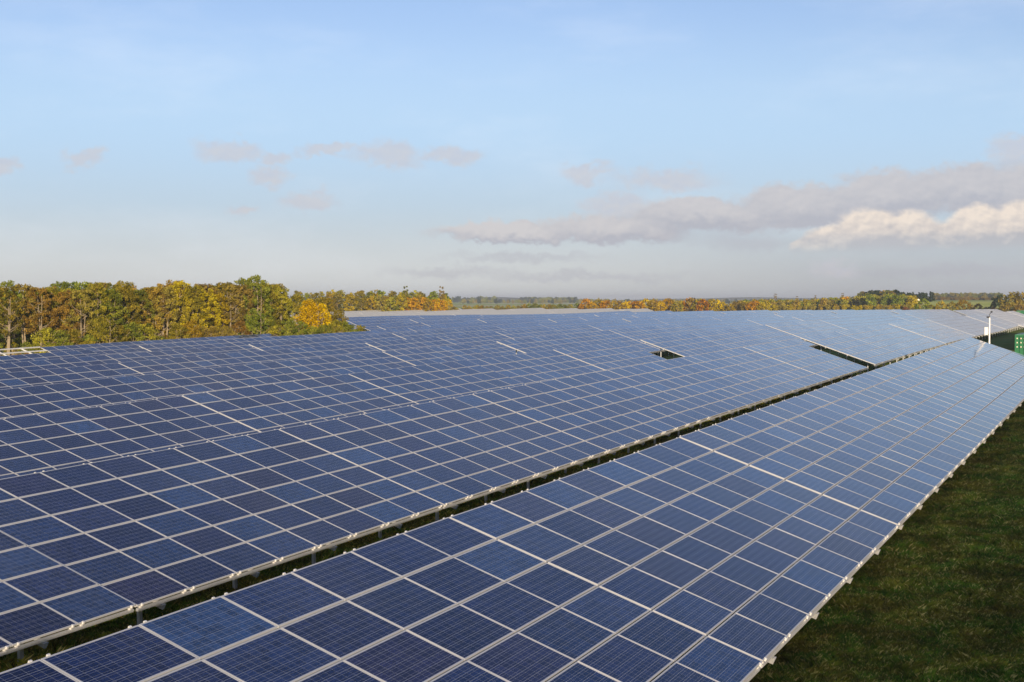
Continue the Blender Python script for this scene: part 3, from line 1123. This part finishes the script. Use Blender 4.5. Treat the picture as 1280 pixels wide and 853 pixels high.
# the second wood, behind the far end of the field
G2 = 'trees of the far wood behind the pale rows'
n2 = 0
f2 = ['olive', 'olive', 'gold', 'olive', 'brown', 'gold', 'olive', 'green', 'gold', 'olive', 'orange', 'orange', 'rust', 'orange', 'gold', 'orange', 'yellow', 'orange', 'yellow']
for q, leaf in enumerate(f2):
    x = 452 + q * 6.0
    X, Y = polar(th_of(x), 455 + tr_r.uniform(-3, 3))
    plant('far', q % 4, X, Y, leaf, (0.86 if q < 14 else 0.72) * tr_r.uniform(0.9, 1.05),
          '%s tree in the front rank of the far wood, %s from the left' % (WORD[leaf], ORD[q + 1]), 'tree', G2)
for rank in range(2):
    for q in range(15):
        x = 372 + q * 13 + tr_r.uniform(-3, 3)
        X, Y = polar(th_of(x), 464 + rank * 9)
        leaf = tr_r.choice(['olive', 'green', 'olive', 'gold'])
        plant('far', tr_r.randrange(4), X, Y, leaf, tr_r.uniform(0.92, 1.08) * (1 - 0.012 * max(0, q - 9)),
              '%s tree deep in the far wood, %s from the left in rank %s' % (WORD[leaf], ORD[q + 1], 'two' if rank == 0 else 'three'), 'tree', G2)
for i, (x, leaf, s) in enumerate(((507, 'green', 1.12), (552, 'brown', 1.1), (470, 'gold', 1.0))):
    X, Y = polar(th_of(x), 462)
    plant('poplar', 0, X, Y, leaf, s, 'slim %s tree rising above the far wood' % WORD[leaf], 'tree', G2)
X, Y = polar(th_of(567), 448)
plant('farbush', 0, X, Y, 'brown', 0.80, 'dark olive rounded tree standing alone at the right end of the far wood', 'tree', None, zs=1.05)

# hedge trees along the horizon behind the field
G3 = 'hedge trees along the far side of the field'
cn = {}
for q in range(58):
    x = 582 + q * 6.6 + tr_r.uniform(-2, 2)
    D = 570 + tr_r.uniform(-8, 8)
    X, Y = polar(th_of(x), D)
    if x < 650:
        leaf, s = tr_r.choice(['gold', 'olive', 'brown', 'rust']), tr_r.uniform(0.42, 0.55)
    elif x < 730:
        leaf, s = tr_r.choice(['olive', 'gold', 'green']), tr_r.uniform(0.55, 0.75)
    elif x < 900:
        leaf, s = tr_r.choice(['orange', 'rust', 'gold', 'orange', 'olive', 'yellow']), tr_r.uniform(0.75, 1.02)
    else:
        leaf, s = tr_r.choice(['rust', 'brown', 'gold', 'olive', 'orange']), tr_r.uniform(0.6, 0.85)
    cn[leaf] = cn.get(leaf, 0) + 1
    plant('farbush', tr_r.randrange(3), X, Y, leaf, s * (1.05 if x < 730 else 1.15), '%s hedge tree on the horizon, %s of that colour from the left' % (WORD[leaf], ORD[cn[leaf]]), 'hedge tree', G3, name='hedge_tree')

# isolated bushes at the right, in front of the green meadow
G4 = 'bushes between the field and the green meadow'
for q, (x, leaf, s) in enumerate(((1132, 'redbrown', 0.5), (1143, 'rust', 0.45), (1153, 'green', 1.15), (1163, 'olive', 0.7), (1176, 'gold', 0.95), (1189, 'brown', 0.9), (1204, 'gold', 1.1),
                                  (1214, 'brown', 0.7), (1222, 'brown', 0.75), (1232, 'rust', 0.5), (1242, 'redbrown', 0.5), (1252, 'rust', 0.6))):
    X, Y = polar(th_of(x), 540)
    plant('farbush', q % 3, X, Y, leaf, s, '%s bush before the green meadow, %s of the line from the left' % (WORD[leaf], ORD[q + 1]), 'bush', G4, name='bush')
for (x, D, k_, i, leaf, s, lab) in ((1266, 520, 'farbush', 0, 'brown', 1.75, 'tall brown and olive tree at the far right edge beyond the field'),
                                    (1283, 520, 'farbush', 1, 'rust', 1.75, 'rust coloured tree at the far right edge beyond the field'),
                                    (1249, 570, 'farbush', 1, 'dark', 1.45, 'dark rounded tree beside the green meadow at the far right'),
                                    (1258, 500, 'farbush', 2, 'brown', 0.9, 'olive brown thicket below the tall tree at the far right'),
                                    (1274, 498, 'farbush', 0, 'rust', 0.85, 'rust brown thicket below the rust tree at the far right')):
    X, Y = polar(th_of(x), D)
    plant(k_, i, X, Y, leaf, s, lab, 'tree', None)
for q, x in enumerate((969, 996, 1019, 1053)):
    X, Y = polar(th_of(x), 690)
    plant('poplar', 0, X, Y, 'brown', (0.85, 0.72, 0.70, 0.72)[q], 'thin brown tree rising above the far woodland, %s from the left' % ORD[q + 1], 'tree', None)


def woods(name, spans, label):
    """far-off woodland that reads as one mass: leaf clumps over a strip of country"""
    V, Tn, MI = [], [], []
    keys = ['olive', 'green', 'gold', 'rust', 'dark', 'brown', 'orange']
    for (xa, xb, D0, D1, hlo, hhi, pal, n, cone) in spans:
        for q in range(n):
            x = xa + (xb - xa) * (q + rng.random()) / n
            D = rng.uniform(D0, D1)
            X, Y = polar(th_of(x), D)
            z = gz(X, Y)
            h = rng.uniform(hlo, hhi)
            w = h * (0.22 if cone else 0.36)
            cl = []
            for c in range(9):
                f = (c + .5) / 9
                k = (1.05 - f) if cone else math.sin(math.pi * (0.18 + 0.75 * f)) ** 0.6
                an = c * 2.4 + q
                cl.append(((X + w * .7 * k * math.cos(an), Y + w * .7 * k * math.sin(an), z + h * (0.08 + 0.84 * f)), w * (0.35 + 0.35 * k), rng.uniform(.2, .8)))
            v_, t_ = leaves(cl, 190 / (h * h) * 9, h * 0.075, rng)
            v_[:, 2] = np.maximum(v_[:, 2], z)
            V.append(v_)
            Tn.append(t_)
            MI.append(np.full(len(t_), keys.index(pal[rng.integers(len(pal))]), np.int32))
    me = np_mesh(name, np.concatenate(V), 4, [LEAF[k_] for k_ in keys], np.concatenate(Tn))
    me.polygons.foreach_set('material_index', np.concatenate(MI))
    o = link(name, me)
    tag(o, label, 'woodland', kind='stuff')


woods('woodland', [(930, 1085, 640, 690, 3.6, 5.2, ['olive', 'green', 'gold', 'brown', 'olive', 'green', 'rust', 'orange'], 90, False),
                   (1085, 1142, 640, 690, 4.2, 5.6, ['olive', 'green', 'brown', 'green', 'gold'], 36, False),
                   (960, 1150, 600, 612, 1.6, 2.6, ['rust', 'brown', 'gold'], 70, False)],
      'mixed autumn woodland in a long band beyond the right half of the field')
woods('woodland', [(1076, 1120, 760, 800, 5.2, 6.6, ['dark', 'green', 'brown', 'dark'], 26, False), (1120, 1158, 760, 800, 4.2, 5.8, ['dark'], 34, True),
                   (1162, 1166, 770, 780, 5.5, 6.2, ['dark'], 3, True)],
      'dark conifer wood standing above the autumn woodland beside the white house')
woods('woodland', [(1165, 1250, 1500, 1650, 5.5, 8, ['green', 'dark', 'olive', 'green'], 90, False), (1150, 1250, 1150, 1180, 2, 3, ['rust', 'brown'], 50, False)],
      'hazy wood on the rise behind the green meadow')
woods('woodland', [(575, 1100, 1900, 2500, 4, 7, ['green', 'dark', 'olive', 'brown'], 200, False), (400, 620, 2400, 3000, 8, 12, ['dark', 'green'], 70, False),
                   (650, 720, 2600, 3000, 8, 10.5, ['dark', 'green'], 50, False)],
      'blue grey hazy woods along the horizon behind the middle of the field')

# ------------------------------------------------------------------ far hills
hm, T = mat('distant_hill_fields')
pos = T.n('ShaderNodeNewGeometry').outputs['Position']
principled(T, base=T.mix(T.ss(T.noise(T.v('MULTIPLY', pos, (1, 1, 4)), 0.004, 5, 0.6), 0.42, 0.58), (0.05, 0.065, 0.03), (0.13, 0.13, 0.06)), rough=1.0, spec=0.1)


def hill(xa, xb, D, top, seed):
    mb_ = MB()
    n = 60
    rr_ = random.Random(seed)
    ph = [rr_.uniform(0, 6.28) for _ in range(5)]
    rows_ = []
    for (dd, f) in ((-500, 0.0), (-320, 0.4), (-150, 0.82), (0, 1.0), (200, 0.85), (500, 0.0)):
        r_ = []
        for i in range(n + 1):
            t = i / n
            x = xa + (xb - xa) * t
            e = math.sin(math.pi * t) ** 0.6
            w = 0.75 + 0.25 * sum(math.sin((k + 1) * 5 * t + ph[k]) / (k + 1) for k in range(5))
            X, Y = polar(th_of(x), D + dd)
            g0 = gz(X, Y) - 1.5
            r_.append((X, Y, g0 + max(0, (top * e * w + CAM_Z - g0)) * f if f else g0))
        rows_.append(r_)
    for a_ in range(len(rows_) - 1):
        for i in range(n):
            mb_.quad([rows_[a_][i], rows_[a_][i + 1], rows_[a_ + 1][i + 1], rows_[a_ + 1][i]])
    o = mb_.build('hills', hm)
    tag(o, 'low hazy hill on the horizon', 'hill', kind='structure')


hill(540, 820, 3900, 13, 1)
hill(760, 1240, 4300, 13, 2)
hill(150, 640, 4800, 10, 3)

# ------------------------------------------------------------------ container, pole, house
gp, T = mat('green_container_paint')
pos = T.n('ShaderNodeNewGeometry').outputs['Position']
principled(T, base=T.mix(T.ss(T.noise(pos, 1.5, 5, 0.7), 0.4, 0.7), (0.012, 0.125, 0.045), (0.02, 0.15, 0.06)), rough=0.45)
gtop, T = mat('container_roof_paint')
principled(T, base=(0.10, 0.20, 0.15), rough=0.5)
cream, T = mat('cream_paint')
principled(T, base=(0.72, 0.66, 0.50), rough=0.6)
white, T = mat('white_paint')
pos = T.n('ShaderNodeNewGeometry').outputs['Position']
principled(T, base=T.mix(T.noise(pos, 2.0, 4), (0.72, 0.70, 0.64), (0.82, 0.80, 0.76)), rough=0.55)
blk, T = mat('black_plastic')
principled(T, base=(0.02, 0.02, 0.022), rough=0.4)


def container(x, y, lx, ly, h, label):
    root = empty('shipping_container', (x, y, gz(x + lx / 2, y + ly / 2)))
    tag(root, label, 'container')
    b_ = MB()
    # corrugated walls: alternating ribs
    n = 22

    def wall(p0, p1, nrm, m_):
        for i in range(m_):
            a_, c_2 = i / m_, (i + 0.5) / m_
            q0 = [p0[k] + (p1[k] - p0[k]) * a_ for k in (0, 1)]
            q1 = [p0[k] + (p1[k] - p0[k]) * c_2 for k in (0, 1)]
            q2 = [p0[k] + (p1[k] - p0[k]) * (i + 1) / m_ for k in (0, 1)]
            o1 = [-nrm[0] * 0.05, -nrm[1] * 0.05]
            for (e0, e1, d0, d1) in ((q0, q1, 0, 0), (q1, q1, 0, 1), (q1, q2, 1, 1), (q2, q2, 1, 0)):
                s0 = (e0[0] + o1[0] * d0, e0[1] + o1[1] * d0)
                s1 = (e1[0] + o1[0] * d1, e1[1] + o1[1] * d1)
                b_.quad([(*s0, 0.15), (*s1, 0.15), (*s1, h - 0.12), (*s0, h - 0.12)])
    wall((0.06, ly - .06), (0.06, 0.06), (-1, 0), 8)
    wall((0.06, 0.06), (lx - .06, 0.06), (0, -1), n)
    wall((lx - .06, 0.06), (lx - .06, ly - .06), (1, 0), 8)
    wall((lx - .06, ly - .06), (0.06, ly - .06), (0, 1), n)
    b_.build('wall', gp, root)
    f = MB()
    for (a_, b2) in ((0, 0), (lx, 0), (0, ly), (lx, ly)):
        sx, sy = (0.14 if a_ == 0 else -0.14), (0.14 if b2 == 0 else -0.14)
        f.box(min(a_, a_ + sx), max(a_, a_ + sx), min(b2, b2 + sy), max(b2, b2 + sy), 0, h - 0.002)
    for z0, z1 in ((0.0, 0.16), (h - 0.14, h - 0.004)):
        for (xx0, xx1, yy0, yy1) in ((0.145, lx - .145, 0.003, 0.1), (0.145, lx - .145, ly - .1, ly - .003), (0.003, 0.1, 0.145, ly - .145), (lx - .1, lx - .003, 0.145, ly - .145)):
            f.box(xx0, xx1, yy0, yy1, z0, z1)
    f.build('corner_frame', gp, root)
    r_ = MB()
    r_.box(0.05, lx - 0.05, 0.05, ly - 0.05, h - 0.06, h + 0.01)
    r_.build('roof', gtop, root)
    for yy in (ly - 0.17, ly - 0.45, ly - 0.70):
        for zz in (h - 0.30, h - 0.62, h - 0.95):
            d_ = MB()
            d_.box(-0.006, 0.055, yy - 0.035, yy + 0.035, zz - 0.05, zz + 0.05)
            d_.build('vent', cream, root)
    return root


container(112.0, 6.68, 6.1, 2.45, 2.62, 'green corrugated shipping container with cream vents behind the end of the front row')
container(318.0, 23.2, 6.1, 2.45, 2.6, 'distant low green container with a pale roof at the far right edge of the field')

px_, py_ = 107.5, 10.55
pole = empty('camera_pole', (px_, py_, gz(px_, py_)))
tag(pole, 'white camera pole with a small control box behind the end of the front row', 'pole')
m1 = MB()
m1.tube([(0, 0, -0.2), (0, 0, 1.7), (0, 0, 2.3), (0, 0, 4.05)], [0.095, 0.085, 0.06, 0.052], 14)
m1.build('mast', white, pole)
m1 = MB()
m1.box(-0.10, 0.10, 0.10, 0.33, 2.75, 3.3)
m1.box(-0.11, 0.11, 0.09, 0.34, 3.302, 3.33)
m1.build('control_box', white, pole)
cmb = MB()
cmb.tube([(0, 0, 4.05), (0, 0, 4.3), (0.0, -0.12, 4.42)], [0.025, 0.025, 0.02], 8)
c_o = cmb.build('camera_bracket', blk, pole)
cmb = MB()
cmb.box(-0.16, 0.14, -0.20, -0.08, 4.42, 4.53)
cmb.tube([(-0.16, -0.14, 4.475), (-0.21, -0.14, 4.475)], [0.05, 0.055], 10)
cmb.build('security_camera', blk, pole)
cmb = MB()
cmb.box(-0.08, 0.08, 0.03, 0.20, 4.02, 4.14)
cmb.build('lamp_head', blk, pole)

# white house on the rise
wallm, T = mat('white_render')
principled(T, base=(0.80, 0.74, 0.60), rough=0.8)
roofm, T = mat('brown_roof_tiles')
principled(T, base=(0.12, 0.07, 0.045), rough=0.85)
glassm, T = mat('window_glass')
principled(T, base=(0.02, 0.02, 0.025), rough=0.1)
hx, hy = polar(th_of(1147.5), 738)
house = empty('house', (hx, hy, gz(hx, hy)), (0, 0, R(15)))
house.scale = (0.34, 0.34, 0.34)
tag(house, 'small white house with a brown roof in front of the conifer wood', 'house')
m1 = MB()
m1.box(-3, 3, -2.6, 2.6, -1.0, 3.6)
for s_ in (-3, 3):
    m1.quad([(s_, -2.6, 3.6), (s_, 2.6, 3.6), (s_, 0, 5.6)])
m1.build('wall', wallm, house)
m1 = MB()
for sg in (-1, 1):
    m1.hexa([(-3.3, sg * 2.9, 3.4), (3.3, sg * 2.9, 3.4), (3.3, 0.0, 5.66), (-3.3, 0.0, 5.66),
             (-3.3, sg * 2.9, 3.55), (3.3, sg * 2.9, 3.55), (3.3, 0.0, 5.8), (-3.3, 0.0, 5.8)])
m1.build('roof', roofm, house)
for yy in (-1.3, 1.3):
    m1 = MB()
    m1.box(-3.02, -2.95, yy - 0.5, yy + 0.5, 1.0, 2.2)
    m1.build('window', glassm, house)

# ------------------------------------------------------------------ air
HAZE = 0.0002
if HAZE:
    hzm, T = mat('thin_autumn_haze')
    vol = T.n('ShaderNodeVolumePrincipled', {'Color': (0.92, 0.95, 1.0, 1), 'Density': HAZE, 'Anisotropy': 0.25})
    T.n('ShaderNodeOutputMaterial', {'Volume': vol.outputs[0]})
    mb = MB()
    mb.box(-9000, 9000, -9000, 9000, -6.0, 40.0)
    o = mb.build('haze', hzm)
    tag(o, 'thin pale haze over the whole field and far country', 'haze', kind='stuff')
